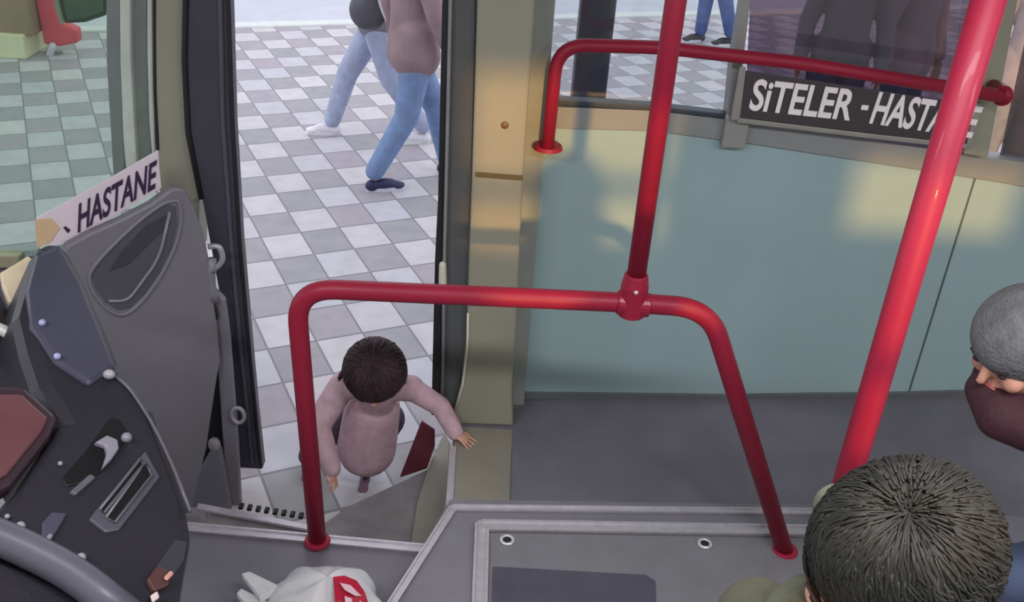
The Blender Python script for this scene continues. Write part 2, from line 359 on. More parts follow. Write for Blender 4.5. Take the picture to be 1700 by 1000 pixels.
# right folded door leaf
def leaf_r():
    r = struct(link('door_2', (lambda b: (prism(b, [aty(x, y, 2.93) for x, y in ((748, -330), (812, -330), (791, 0), (786, 300), (780, 520), (772, 600), (752, 690), (733, 690), (738, 300), (744, 0))], Vector((0, .05, 0))), b)[1])(bmesh.new()), mat('leaf_grey_green', (92, 96, 98), .4, var=.08), bev=.006))
    bm = bmesh.new(); prism(bm, [aty(x, y, 2.915) for x, y in ((738, -330), (750, -330), (746, 0), (736, 330), (730, 690), (716, 690), (722, 430), (727, 330), (734, 0))], Vector((0, .05, 0))); link('rubber_seal', bm, BLACK, r, bev=.003)
    tubeo('hinge_rod', [aty(749, -300, 2.91), aty(748, 0, 2.91), aty(737, 460, 2.91), aty(735, 680, 2.91)], .006, mat('grey_alu', (150, 152, 152)), r, 8)
    bm = bmesh.new(); rcone(bm, aty(735, 440, 2.905), .012, aty(735, 470, 2.905), .014); link('hinge', bm, mat('pale_bead', (214, 214, 196)), r, smooth=True)
leaf_r()
# left door leaf
def leaf_l():
    bm = bmesh.new(); prism(bm, [aty(x, y, 2.9) for x, y in ((312, -330), (384, -330), (382, 0), (388, 200), (400, 400), (414, 560), (425, 680), (436, 780), (398, 778), (388, 660), (366, 500), (335, 330), (311, 200), (306, 100), (308, 0))], Vector((0, .05, 0)))
    r = struct(link('door_1', bm, DARK, bev=.006))
    for (pts, m_, nm, rr) in ((((309, -300), (308, 0), (306, 100), (312, 220), (334, 330)), BLACK, 'rubber_seal', .009), (((368, -300), (366, 0), (370, 200), (384, 400), (398, 560), (420, 770)), mat('leaf_strip', (84, 82, 96), .4), 'edge_strip', .008), (((380, -300), (379, 0), (386, 200), (398, 400), (412, 560), (433, 776)), BLACK, 'rubber_seal', .007)):
        tubeo(nm, [aty(x, y, 2.897) for x, y in pts], rr, m_, r, 8)
leaf_l()
# olive pillar + window frames at left
def poly_y(name, px, Y, th, m, parent=None, bev=.005):
    bm = bmesh.new(); prism(bm, [aty(x, y, Y) for x, y in px], Vector((0, th, 0))); return link(name, bm, m, parent, bev=bev)
struct(poly_y('wall_pillar_left', [(256, -330), (312, -330), (306, 0), (304, 100), (310, 220), (330, 330), (330, 420), (268, 420), (262, 250), (256, 100), (256, 0)], 2.93, .10, PILL))
wl = struct(poly_y('window_4', [(-500, -330), (252, -330), (262, 260), (262, 430), (-500, 470)], 3.0, .005, GLF, bev=0))
GSE = mat('grey_green_frame', (118, 130, 126), .45)
PAL = mat('pale_green_alu', (200, 210, 200), .35, metal=.1)
poly_y('frame', [(176, -330), (200, -330), (200, 0), (202, 100), (208, 270), (206, 300), (188, 300), (182, 200), (176, 100), (176, 0)], 2.95, .05, GSE, wl)
poly_y('frame', [(198, -330), (216, -330), (216, 0), (217, 100), (224, 230), (228, 290), (210, 300), (204, 230), (199, 100), (198, 0)], 2.94, .05, PAL, wl)
poly_y('frame', [(214, -330), (246, -330), (246, 0), (247, 120), (252, 240), (252, 280), (224, 280), (220, 200), (214, 90)], 2.965, .04, GSE, wl)
poly_y('frame', [(244, -330), (254, -330), (253, 0), (254, 120), (258, 250), (252, 262), (247, 200), (244, 90)], 2.945, .05, PAL, wl)
poly_y('gasket', [(253, -330), (258, -330), (258, 60), (259, 160), (264, 250), (259, 252), (254, 150)], 2.925, .05, BLACK, wl)
struct(poly_y('wall_side_left', [(-500, 424), (40, 428), (280, 380), (300, 850), (-500, 1100)], 3.02, .06, GPAN))
poly_y('trim_6', [(-400, 412), (30, 426), (34, 446), (-400, 440)], 2.98, .05, mat('beige_ledge', (176, 170, 140), .5)); struct(bpy.data.objects['trim_6'])
# ---- shell: unseen opposite wall with openings shaped to cast the sun patches, roof, ends
YB = -.35
def backp(p): t = (p.y-YB)/SUN.y; return p-SUN*t
def shell():
    a = backp(aty(786, 112, 2.88)); b = backp(atw(1088, 402)); mid0 = backp(atw(900, 284)); mid1 = backp(atw(900, 316))
    c = backp(atw(1432, 256)); d = backp(atw(1665, 392))
    holes = [(a.x, b.x, b.z, mid1.z), (a.x, b.x, mid0.z, a.z), (c.x, d.x, d.z, c.z)]
    xs = sorted({-3.2, 3.3}|{h[0] for h in holes}|{h[1] for h in holes}); zs = sorted({0.0, 2.72}|{h[2] for h in holes}|{h[3] for h in holes})
    bm = bmesh.new()
    for x0, x1 in zip(xs, xs[1:]):
        for z0, z1 in zip(zs, zs[1:]):
            cx, cz = (x0+x1)/2, (z0+z1)/2
            if any(h[0] < cx < h[1] and h[2] < cz < h[3] for h in holes): continue
            box(bm, x0, x1, YB-.03, YB, z0, z1)
    bmesh.ops.remove_doubles(bm, verts=bm.verts, dist=1e-5)
    struct(link('wall_driver_side', bm, ROOF))
    bm = bmesh.new(); box(bm, -3.2, 3.3, YB, 3.3, 2.72, 2.78); struct(link('ceiling', bm, ROOF))
    bm = bmesh.new(); box(bm, -3.2, -.0, 2.93, 3.0, 2.35, 2.72); box(bm, -.0, 3.3, 3.08, 3.3, 2.35, 2.72); struct(link('wall_header', bm, ROOF))
    bm = bmesh.new(); box(bm, 3.3, 3.34, YB, 3.3, 0, 2.72); struct(link('wall_rear', bm, ROOF))
    bm = bmesh.new(); box(bm, -3.24, -3.2, YB, 3.02, 0, 1.2); box(bm, -3.24, -3.2, YB, 3.02, 2.45, 2.72); struct(link('wall_front', bm, GPAN))
    bm = bmesh.new(); box(bm, -.13, 3.3, 3.25, 3.3, 0.0, .36); struct(link('wall_skirt', bm, GPAN))
shell()
def fill_light(x, y):  # unseen strip lamps added under the roof to fill the interior with light
    r = empty('fill_light', (x, y, 2.70), '', 'fill light', 'added fill strips')
    bxo('housing', (x-.5, x+.5, y-.1, y+.1, 2.70, 2.72), ROOF, r)
    bxo('fill_panel', (x-.47, x+.47, y-.08, y+.08, 2.685, 2.70), mat('fill_glow', (255, 246, 238), .5, emit=1.2, var=.01), r)
    l = bpy.data.lights.new('fill_lamp', 'AREA'); l.shape = 'RECTANGLE'; l.size = .94; l.size_y = .16; l.energy = FILL_W; l.color = (1, .97, .99)
    lo = bpy.data.objects.new('fill_lamp', l); COL.objects.link(lo); lo.location = (x, y, 2.68); lo.parent = r; lo.matrix_parent_inverse = r.matrix_world.inverted()
    return r
for x, y, lb in ((-1.2, .75, 'added fill light strip above the dashboard'), (.6, .75, 'added fill light strip above the platform'), (2.3, .75, 'rearmost added fill light strip above the seats')):
    fill_light(x, y)['label'] = lb
# ================================================================== RAILS
def rails():
    Y = 2.25
    r = empty('platform_handrail', (-.5, Y, .38), 'red tubular handrail bent over the platform beside the doorway', 'handrail')
    P = [aty(527, 905, Y-.02), aty(490, 478, Y), aty(1050, 503, Y), aty(1178, 512, Y), aty(1312, 912, Y-.01)]
    base = atz(527, 900, .39)
    P[0] = base; foot = atz(1303, 916, ZP); P[-1] = foot
    tubeo('rail', smooth_path(P, [.10, .02, .14], 9), [.026]*200, RED, r) if 0 else None
    pp = smooth_path(P, [.11, .02, .13], 9); tubeo('rail', pp, .0265, RED, r, 20)
    for c, n in ((base, 'foot_flange'), (foot, 'foot_flange')):
        bm = bmesh.new(); bmesh.ops.create_cone(bm, cap_ends=True, segments=28, radius1=.04, radius2=.036, depth=.012, matrix=Matrix.Translation(c+Vector((0, 0, .006)))); link(n, bm, RED, r, bev=.002)
    T = aty(1050, 503, Y)
    bm = bmesh.new(); tube(bm, [T-Vector((0, 0, .035)), T+Vector((0, 0, .05)), T+Vector((0, 0, .085))], [.036, .036, .03], 20)
    tube(bm, [T-Vector((.04, 0, 0)), T+Vector((.045, 0, -.004))], .032, 20); link('tee_fitting', bm, RED, r, smooth=False, bev=.003)
    bm = bmesh.new(); ell(bm, T+Vector((0, -.037, .05)), (.006, .004, .006)); link('set_screw', bm, mat('bright_steel', (225, 225, 228)), r)
    p = empty('grab_pole', T+Vector((0, 0, .08)), 'upright red pole rising from the tee of the platform handrail', 'pole')
    tubeo('pole', [T+Vector((0, 0, .08)), Vector((T.x, T.y, 2.70))], .0245, RED, p, 20)
    bm = bmesh.new(); bmesh.ops.create_cone(bm, cap_ends=True, segments=28, radius1=.036, radius2=.05, depth=.03, matrix=Matrix.Translation((T.x, T.y, 2.70))); link('ceiling_flange', bm, RED, p)
    q = atd(1500, 480, 1.74); q = Vector((q.x, q.y, 0))
    p = empty('grab_pole', (q.x, q.y, ZP), 'thick red floor to ceiling pole slanting in front of the route sign', 'pole')
    tubeo('pole', [Vector((q.x, q.y, ZP)), Vector((q.x, q.y, 2.70))], .0262, RED, p, 24)
    for z, a, b in ((2.69, .036, .05), (ZP+.01, .05, .036)):
        bm = bmesh.new(); bmesh.ops.create_cone(bm, cap_ends=True, segments=28, radius1=a, radius2=b, depth=.03, matrix=Matrix.Translation((q.x, q.y, z))); link('flange', bm, RED, p)
    # wall rail
    Y = 2.965
    r = empty('window_handrail', aty(910, 244, Y), 'red handrail across the window below with round flange on the sill', 'handrail')
    P = [aty(909, 244, Y), aty(926, 74, Y), aty(1100, 79, Y), aty(1336, 106, Y), aty(1664, 160, Y)]
    tubeo('rail', smooth_path(P, [.09, .05, .05], 9), [.0215]*40 if 0 else .0205, RED, r, 18)
    c = aty(910, 245, Y)
    bm = bmesh.new(); bmesh.ops.create_cone(bm, cap_ends=True, segments=30, radius1=.048, radius2=.044, depth=.014, matrix=Matrix.Translation(c+Vector((0, .02, -.005)))); link('flange', bm, RED, r, bev=.002)
    bm = bmesh.new(); e = aty(1664, 160, Y); tube(bm, [e-Vector((0, .0, 0)), e+Vector((.012, .02, 0)), e+Vector((.012, .10, 0))], [.03, .028, .024]); link('end_bracket', bm, RED, r, smooth=True)
rails()
# ================================================================== ROUTE SIGN
def route_sign():
    n = WN; off = -.068
    q = WP+WN*off
    r = empty('route_sign', atw(1430, 215, off), 'dark route sign with white SiTELER - HASTANE lettering on the window sill', 'sign')
    px = [(1237, 118), (1622, 176), (1607, 240), (1226, 196)]
    ppoly('board', px, q, n, .012, mat('sign_charcoal', (66, 62, 66), .5, var=.05), r, .002)
    fr = mat('sign_frame', (156, 156, 150), .4, metal=.2)
    ppoly('frame', [(1224, 196), (1440, 222), (1607, 240), (1606, 248), (1440, 230), (1224, 204)], q, n, .015, fr, r, .002, lift=.004)
    ppoly('frame', [(1230, 112), (1239, 112), (1228, 200), (1214, 200)], q, n, .015, fr, r, .002, lift=.004)
    ppoly('frame', [(1620, 170), (1630, 172), (1613, 246), (1604, 244)], q, n, .015, fr, r, .002, lift=.004)
    w_ = mat('sign_white', (250, 246, 250), .5, var=.01)
    d = n*(-.004)
    def put(body, x0, y0, x1, y1, yt, sxx, size_px):
        a = atp(x0, y0, q, n)+d; b = atp(x1, y1, q, n)+d; t = atp(x0+6, yt, q, n)+d
        h = (t-a).length; o = text(body, 'lettering', w_, r, a, b-a, t-a, h/.69, offs=.022)
        wd = max((Vector(v.co)-a).dot((b-a).normalized()) for v in o.data.vertices)
        s = (b-a).length/wd; xd = (b-a).normalized()
        for v in o.data.vertices:
            k = (v.co-a).dot(xd); v.co += xd*k*(s-1)
    put('SiTELER', 1241, 180, 1410, 198, 131, 1, 0)
    put('-', 1425, 190, 1437, 191, 150, 1, 0)
    put('HASTANE', 1440, 202, 1612, 227, 152, 1, 0)
route_sign()
# ================================================================== LEFT SIDE: grey door-drive cover, sign card
GA = atz(130, 415, 1.15); GB = aty(300, 320, 2.75); GC = aty(390, 850, 2.75)
GNn = (GB-GA).cross(GC-GB).normalized()
if GNn.dot(O-GA) < 0: GNn = -GNn
def grey_cover():
    r = empty('door_mechanism_cover', atp(370, 850, GA, GNn), 'tall moulded grey cover left of the doorway with a leaf shaped recess', 'cover')
    P = [(110, 408), (150, 386), (200, 364), (250, 338), (285, 312), (306, 312), (324, 345), (340, 390), (352, 450), (362, 540), (367, 600), (362, 625), (352, 690), (344, 745), (330, 800), (318, 852), (250, 870), (190, 700), (130, 560), (90, 450)]
    ppoly('shell', P, GA, GNn, .035, GPAN, r, .01)
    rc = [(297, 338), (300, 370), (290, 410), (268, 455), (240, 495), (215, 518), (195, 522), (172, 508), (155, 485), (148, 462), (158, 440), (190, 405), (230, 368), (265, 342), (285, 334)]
    ppoly('recess', [(x*.94+222*.06, y*.94+425*.06) for x, y in rc], GA, GNn, .01, GDRK, r, .001, lift=.0015)  # flat shape; shade of the hollow is put into its darker grey
    pts = [atp(x, y, GA+GNn*.002, GNn) for x, y in rc]
    n = len(pts); dense = []
    for i in range(n):
        for k in range(4):
            t = k/4; p0, p1, p2, p3 = pts[i-1], pts[i], pts[(i+1) % n], pts[(i+2) % n]
            dense.append(.5*((2*p1)+(p2-p0)*t+(2*p0-5*p1+4*p2-p3)*t*t+(3*p1-p0-3*p2+p3)*t**3))
    tubeo('recess_rim', dense, .0065, GPAN, r, 10, closed=True)
    # pocket lip across the recess
    tubeo('pocket_lip', smooth_path([atp(x, y, GA+GNn*.004, GNn) for x, y in ((282, 352), (264, 430), (212, 500), (180, 500))], .05), .005, mat('lip_grey', (132, 132, 142), .4), r, 8)
    ppoly('pocket_shade', [(276, 356), (284, 372), (262, 392), (214, 440), (180, 452), (200, 420), (240, 376)], GA, GNn, .004, mat('pocket_shade_grey', (62, 62, 74), .5), r, .001, lift=.003)  # shade inside the pocket painted as a flat dark shape
    # lower foot and slim post to the right of the dark slit
    r2 = empty('door_post_cover', aty(385, 850, 2.80), 'slim grey post with hooks between the moulded cover and the dark door edge', 'post')
    poly_y('post', [(352, 480), (372, 500), (380, 560), (388, 660), (394, 740), (400, 850), (386, 858), (374, 800), (370, 740), (366, 680), (362, 620), (352, 540)], 2.80, .03, GPAN, r2, .006)
    poly_y('backing', [(340, 560), (372, 560), (392, 850), (330, 850), (336, 700)], 2.86, .02, BLACK, r2)
    for cx, cy, rx in ((395, 690, 13),):
        c = aty(cx, cy, 2.785); n = 18
        tubeo('hook', [c+Vector((math.cos(2*math.pi*i/n)*.022, 0, math.sin(2*math.pi*i/n)*.032)) for i in range(n)], .007, mat('hook_grey', (150, 146, 156), .4), r2, 8, closed=True)
    bm = bmesh.new(); ell(bm, aty(356, 738, 2.78), (.022, .02, .028)); link('knob', bm, mat('hook_grey', (150, 146, 156)), r2, smooth=True)
    poly_y('foot', [(348, 752), (366, 745), (384, 850), (330, 862), (296, 868), (300, 820), (326, 790)], 2.775, .03, GPAN, r2, .01)
    # latch with ring near the top
    r3 = empty('door_latch', aty(360, 440, 2.78), 'grey metal latch on the dark door edge beside the moulded cover', 'latch')
    bm = bmesh.new(); c = aty(358, 424, 2.78)
    tube(bm, smooth_path([aty(x, y, 2.78) for x, y in ((346, 410), (364, 408), (372, 432), (352, 452))], .03), .009, 10); link('hook', bm, mat('latch_metal', (176, 174, 186), .35, metal=.4), r3, smooth=True)
    tubeo('arm', smooth_path([aty(x, y, 2.785) for x, y in ((352, 430), (350, 470), (356, 500))], .03), .014, mat('latch_grey', (128, 126, 138), .4), r3, 10)
    n = 18; c = aty(349, 505, 2.785)
    tubeo('slot_ring', [c+Vector((math.cos(2*math.pi*i/n)*.012+math.sin(2*math.pi*i/n)*-.012, 0, math.sin(2*math.pi*i/n)*.055)) for i in range(n)], .007, BLACK, r3, 8, closed=True)
    # white card sign with dark letters on top of the cover
    r4 = empty('destination_card', atp(190, 345, GA, GNn), 'white card reading HASTANE leaning on the window above the grey cover', 'sign')
    q = GA-GNn*.042
    ppoly('card', [(60, 362), (110, 336), (180, 298), (262, 250), (268, 312), (205, 350), (125, 398), (78, 412)], q, GNn, .006, WHITE, r4, .001)
    n = GNn; ink = mat('violet_ink', (52, 34, 70), .5, var=.1)
    a = atp(127, 386, q, n)+n*.003; b = atp(257, 311, q, n)+n*.003; t = atp(129, 338, q, n)+n*.003
    h = (t-a).length; xd = (b-a).normalized()
    o = text('HASTANE', 'lettering', ink, r4, a, b-a, t-a, h/.72, offs=.02, ext=.001)
    yd = ((t-a)-xd*(t-a).dot(xd)).normalized(); tilt = (t-a).normalized()
    wd = max((v.co-a).dot(xd) for v in o.data.vertices); s = (b-a).length/wd
    for v in o.data.vertices:
        kx = (v.co-a).dot(xd); ky = (v.co-a).dot(yd); kz = (v.co-a).dot(n)
        v.co = a+xd*kx*s+tilt*ky+n*kz
    for x, y, w_ in ((91, 378, 8), (111, 382, 6)):
        ppoly('ink_mark', [(x-w_, y-4), (x-2, y-w_), (x+w_, y), (x+2, y+w_)], q, n, .002, ink, r4, 0, lift=.003)
    ppoly('tape', [(58, 366), (84, 362), (100, 378), (84, 402), (62, 412)], q, n, .004, mat('yellowed_tape', (214, 186, 150), .5), r4, .001, lift=.004)
grey_cover()
# ================================================================== DASHBOARD at lower left
DP1, DP2, DP3 = atd(60, 400, 2.1), atd(320, 930, 1.75), atd(0, 1000, 1.5)
DN = (DP2-DP1).cross(DP3-DP1).normalized()
if DN.dot(O-DP1) < 0: DN = -DN
def dashboard():
    r = empty('dashboard_console', Vector((DP2.x-.3, DP2.y, .38)), 'black dashboard console with slots and switches at lower left', 'dashboard')
    D = lambda nm, px, m, th=.01, lift=0, bev=.003, par=r: ppoly(nm, px, DP1, DN, th, m, par, bev, lift)
    D('body', [(60, 405), (96, 392), (122, 420), (150, 470), (180, 540), (205, 602), (232, 640), (262, 680), (290, 760), (318, 842), (326, 890), (316, 950), (296, 1090), (-150, 1200), (-150, 900), (-20, 860), (22, 812), (96, 700), (60, 640), (40, 580), (26, 520), (40, 470)], DASH, .30, bev=.03)
    D('upper_panel', [(62, 420), (100, 402), (138, 468), (176, 560), (196, 610), (150, 640), (90, 600), (52, 540), (46, 480)], DASH2, .03, .008, .012)
    lip = mat('lip_dark', (84, 82, 92), .4)
    tubeo('edge_lip', smooth_path([atp(x, y, DP1+DN*.002, DN) for x, y in ((132, 560), (176, 615), (212, 640), (252, 700), (290, 780), (316, 850))], .1), .0035, lip, r, 8)
    for x, y in ((70, 536), (95, 592)):
        bm = bmesh.new(); ell(bm, atp(x, y, DP1+DN*.012, DN), (.007, .007, .007)); link('screw', bm, mat('screw_violet', (150, 150, 190), .3), r, smooth=True)
    bm = bmesh.new(); ell(bm, atp(181, 622, DP1+DN*.008, DN), (.012, .01, .01)); link('stud', bm, mat('hook_grey', (150, 146, 156)), r, smooth=True)
    # instrument screen left
    D('screen_bezel', [(-120, 640), (40, 640), (98, 692), (84, 724), (20, 806), (-120, 880)], mat('bezel_dark', (52, 36, 44), .35), .04, .012, .01)
    D('screen', [(-120, 654), (36, 654), (80, 694), (70, 716), (12, 788), (-120, 860)], mat('maroon_screen', (96, 62, 66), .25, var=.25, scale=4), .02, .017, .004)
    # coin slot tray
    D('tray', [(200, 694), (216, 718), (192, 760), (150, 800), (110, 808), (102, 794), (140, 752), (170, 712), (184, 692)], mat('deep_black', (12, 12, 16), .4), .01, .003)
    D('lever', [(158, 734), (178, 722), (196, 730), (198, 744), (186, 762), (170, 778), (178, 752), (176, 740)], mat('lever_grey', (122, 120, 132), .35), .012, .014)
    D('lever', [(150, 786), (160, 792), (126, 822), (116, 816)], lip, .01, .006)
    bm = bmesh.new(); ell(bm, atp(210, 727, DP1+DN*.008, DN), (.010, .010, .010)); link('button', bm, mat('lever_grey', (122, 120, 132)), r, smooth=True)
    # framed slot
    D('slot_plate', [(242, 748), (266, 792), (198, 880), (176, 884), (148, 862), (160, 846)], mat('slot_plate', (72, 72, 82), .4), .01, .004)
    for q in (((240, 768), (252, 790), (190, 868), (176, 860)), ((232, 762), (238, 772), (172, 852), (166, 846))):
        D('slot', q, mat('deep_black', (12, 12, 16)), .006, .0052, .001)
        tubeo('slot_frame', [atp(x, y, DP1+DN*.006, DN) for x, y in q], .0028, lip, r, 6, closed=True)
    for x, y, s, c in ((62, 910, 8, 'lever_grey'), (135, 926, 7, 'lip_grey'), (34, 874, 7, 'lip_grey'), (12, 858, 4, 'lip_grey'), (100, 770, 4, 'lip_grey')):
        bm = bmesh.new(); ell(bm, atp(x, y, DP1+DN*.004, DN), (s*.0011, s*.0011, s*.0011)); link('button', bm, MC.get(c, lip), r, smooth=True)
    D('switch', [(70, 868), (86, 850), (112, 852), (96, 880), (78, 904), (70, 892)], DASH2, .008, .006)
    D('switch', [(82, 884), (90, 888), (80, 902), (74, 898)], mat('lever_grey', (122, 120, 132)), .006, .009)
    # gear knob / keys lower right
    D('socket', [(262, 936), (290, 896), (312, 900), (306, 930), (280, 968), (262, 966)], mat('socket_grey', (50, 50, 58), .4), .01, .004)
    D('key_tag', [(244, 962), (262, 938), (288, 950), (280, 972), (256, 982)], mat('brown_tag', (72, 44, 44), .5), .012, .012)
    D('key', [(272, 958), (284, 946), (290, 952), (278, 964)], mat('coppery', (190, 140, 130), .3), .006, .02)
    D('key', [(250, 988), (262, 980), (266, 992), (254, 1000)], mat('coppery2', (200, 180, 180), .3), .006, .016)
    tubeo('cowl_edge', smooth_path([atp(x, y, DP1+DN*.03, DN) for x, y in ((-60, 870), (20, 900), (120, 950), (220, 1030))], .1), .028, mat('cowl_grey', (82, 82, 94), .4), r, 14)
    ppoly('side_pad', [(-200, 470), (0, 474), (18, 510), (30, 560), (34, 620), (-200, 640)], atd(0, 540, 2.12), DN, .10, mat('dark_maroon_pad', (46, 38, 44), .6), r, .02)
    return r
dashboard()
def dash_extras():
    # beige bracket with a hole
    r = empty('window_bracket', atd(40, 465, 2.2), 'cream bracket with a dark bolt behind the black dashboard', 'bracket')
    p = atd(40, 465, 2.18); n = (DN+Vector((0, -.4, .1))).normalized()
    ppoly('plate', [(0, 452), (28, 436), (46, 424), (76, 444), (84, 462), (50, 482), (30, 508), (14, 500), (4, 474)], p, n, .02, mat('cream_bracket', (214, 200, 172)), r, .004)
    bm = bmesh.new(); ell(bm, atp(43, 466, p+n*.002, n), (.010, .006, .010)); link('bolt', bm, mat('brown_cap', (110, 84, 44)), r)
    r = empty('steering_wheel', atd(-60, 640, 1.95), 'pale edge of the steering wheel rim at the left edge', 'steering wheel')
    c = atd(-52, 664, 1.98); u = (atd(-20, 664, 1.98)-c).normalized(); v = (atd(-52, 600, 1.98)-c).normalized(); N_ = 40
    R_ = (atd(36, 570, 1.98)-c).length
    tubeo('rim', [c+(u*math.cos(2*math.pi*i/N_)+v*math.sin(2*math.pi*i/N_))*R_ for i in range(N_)], .012, mat('pale_rim', (176, 176, 174), .35), r, 12, closed=True)
    bm = bmesh.new(); ell(bm, c, (.04, .03, .04)); link('hub', bm, mat('hub_grey', (118, 118, 118), .4), r, smooth=True)
    bm = bmesh.new(); rcone(bm, c, .018, c+(u*.6-v*.8).normalized()*R_, .012); rcone(bm, c, .018, c+(u*.75+v*.66).normalized()*R_, .012); link('spoke', bm, mat('hub_grey', (118, 118, 118)), r, smooth=True)
    bm = bmesh.new(); rcone(bm, c, .02, c+Vector((-.25, .10, -.9)), .03); link('column', bm, DASH, r, smooth=True)
dash_extras()
# ================================================================== PEOPLE
def frame(fwd, up=Vector((0, 0, 1))):
    f = Vector(fwd).normalized(); s = f.cross(up).normalized(); u = s.cross(f)
    return s, f, u                       # right-hand side, forward, up
def head(bm, c, fwd, h, up=Vector((0, 0, 1))):
    """head of height h round centre c"""
    s, f, u = frame(fwd, up); Rm = Matrix((s, f, u)).transposed()
    ell(bm, c+u*h*.06, (h*.36, h*.43, h*.44), Rm)
    ell(bm, c-u*h*.16+f*h*.06, (h*.30, h*.34, h*.33), Rm)
    ell(bm, c-u*h*.38+f*h*.20, (h*.14, h*.13, h*.11), Rm)           # chin
    rcone(bm, c+f*h*.42+u*h*.02, h*.035, c+f*h*.50-u*h*.10, h*.055)  # nose
    for k in (-1, 1):
        ell(bm, c+s*k*h*.37+u*h*-.02-f*h*.02, (h*.04, h*.08, h*.12), Rm)
        ell(bm, c+s*k*h*.2+f*h*.32-u*h*.12, (h*.10, h*.10, h*.10), Rm)
    ell(bm, c+f*h*.40-u*h*.22, (h*.12, h*.04, h*.035), Rm)
    return Rm
def face_parts(c, fwd, h, parent, up=Vector((0, 0, 1))):
    s, f, u = frame(fwd, up); Rm = Matrix((s, f, u)).transposed()
    for k in (-1, 1):
        bm = bmesh.new(); ell(bm, c+s*k*h*.16+f*h*.40+u*h*.0, (h*.05, h*.025, h*.025), Rm, 12, 8); link('eye', bm, mat('eye_dark', (40, 28, 24), .3), parent, smooth=True)
        bm = bmesh.new(); rcone(bm, c+s*k*h*.09+f*h*.44+u*h*.07, h*.014, c+s*k*h*.24+f*h*.385+u*h*.075, h*.010, 8); link('eyebrow', bm, mat('brow_dark', (50, 36, 32), .6), parent, smooth=True)
    bm = bmesh.new(); ell(bm, c+f*h*.432-u*h*.225, (h*.095, h*.022, h*.022), Rm, 12, 8); link('lips', bm, mat('lip_pink', (176, 96, 92), .4), parent, smooth=True)
def hand(bm, wrist, d, palm_n, L, side=1, curl=.5, sprd=1.0):
    """palm, five fingers; d = direction to the fingertips, palm_n = direction the palm faces"""
    d = Vector(d).normalized(); pn = Vector(palm_n); pn = (pn-d*pn.dot(d)).normalized(); s = d.cross(pn)*side
    pc = wrist+d*L*.27
    ell(bm, pc, (L*.22, L*.27, L*.10), Matrix((s, d, pn)).transposed())
    for i, (ln, o) in enumerate(((.44, -.165), (.50, -.055), (.47, .055), (.37, .155))):
        a = wrist+d*L*.48+s*L*o*(.75+.25*sprd); q = (d+s*o*.7*sprd**2+pn*curl*.45).normalized(); b = a+q*L*ln*.5
        e = b+(q+pn*curl*.9).normalized()*L*ln*.5; rr = L*.047
        rcone(bm, a-d*L*.08, rr*1.1, b, rr, 8, 3); rcone(bm, b, rr, e, rr*.8, 8, 3)
    a = wrist+d*L*.14-s*L*.15; b = a+(d*.7-s*.75+pn*.2).normalized()*L*.24; e = b+(d*.95-s*.2+pn*.4).normalized()*L*.19
    rcone(bm, a, L*.07, b, L*.055, 8, 3); rcone(bm, b, L*.055, e, L*.045, 8, 3)
def shoe(parent, heel, d, L, m, sole, up=Vector((0, 0, 1))):
    s, f, u = frame(d, up); Rm = Matrix((s, f, u)).transposed()
    bm = bmesh.new()
    ell(bm, heel+f*L*.18+u*L*.14, (L*.145, L*.20, L*.16), Rm); ell(bm, heel+f*L*.46+u*L*.15, (L*.155, L*.36, L*.155), Rm); ell(bm, heel+f*L*.78+u*L*.10, (L*.16, L*.22, L*.10), Rm)
    o = blob('shoe', bm, m, parent, L*.03, 3)
    bm = bmesh.new(); P = []
    for i in range(20):
        a = 2*math.pi*i/20; P.append(heel+f*(L*.5+L*.5*math.cos(a))+s*L*.15*math.sin(a)*(1+.15*math.cos(a))+u*L*.0)
    prism(bm, P, u*L*.09); link('sole', bm, sole, o)
    return o
def hairmat(n, c): return mat(n, c, .62, var=.3, scale=30, stretch=(1, 1, .12), bump=.2, bscale=90, spec=.3)
def locks(c, rad, s, f, u, n, m, parent, back=.9, side=1.0, front=-.05, name='hair', rr=.005, seed=1, jit=.004):
    """cap plus n tapered locks running from the crown down over the skull; front/side/back = how far down (in u, metres/rad.z)"""
    rnd = random.Random(seed); bm = bmesh.new(); Rm = Matrix((s, f, u)).transposed()
    ell(bm, c+u*rad[2]*.04, (rad[0]*.99, rad[1]*.99, rad[2]*.99), Rm, 28, 20)
    for i in range(n):
        a = 2*math.pi*(i+rnd.random())/n*3 % (2*math.pi); ca, sa = math.cos(a), math.sin(a)
        low = front if sa > .5 else (side if sa > -.35 else back)
        low += rnd.uniform(-.12, .12); t0 = rnd.uniform(.0, .6)**1.3; P = []; K = 9
        off = 1+rnd.uniform(-.02, .05); sw = rnd.uniform(-.3, .3)+.5; wv = rnd.uniform(0, 6.28)
        for k in range(K+1):
            t = t0+(1-t0)*k/K; z = 1-t*(1+low); aa = a+sw*t*t+.05*math.sin(wv+7*t)
            rr_ = math.sqrt(max(0, 1-z*z)) if z > 0 else 1.0+.04*z
            P.append(c+s*math.cos(aa)*rad[0]*rr_*off+f*math.sin(aa)*rad[1]*rr_*off+u*rad[2]*(z+.04)*(off if z > 0 else 1)+Vector([rnd.uniform(-jit, jit)*.3 for _ in range(3)]))
        tube(bm, P, [rr*(.5+.7*math.sin(math.pi*(.15+.8*k/K))) for k in range(K+1)], 5)
    return link(name, bm, m, parent, smooth=True)
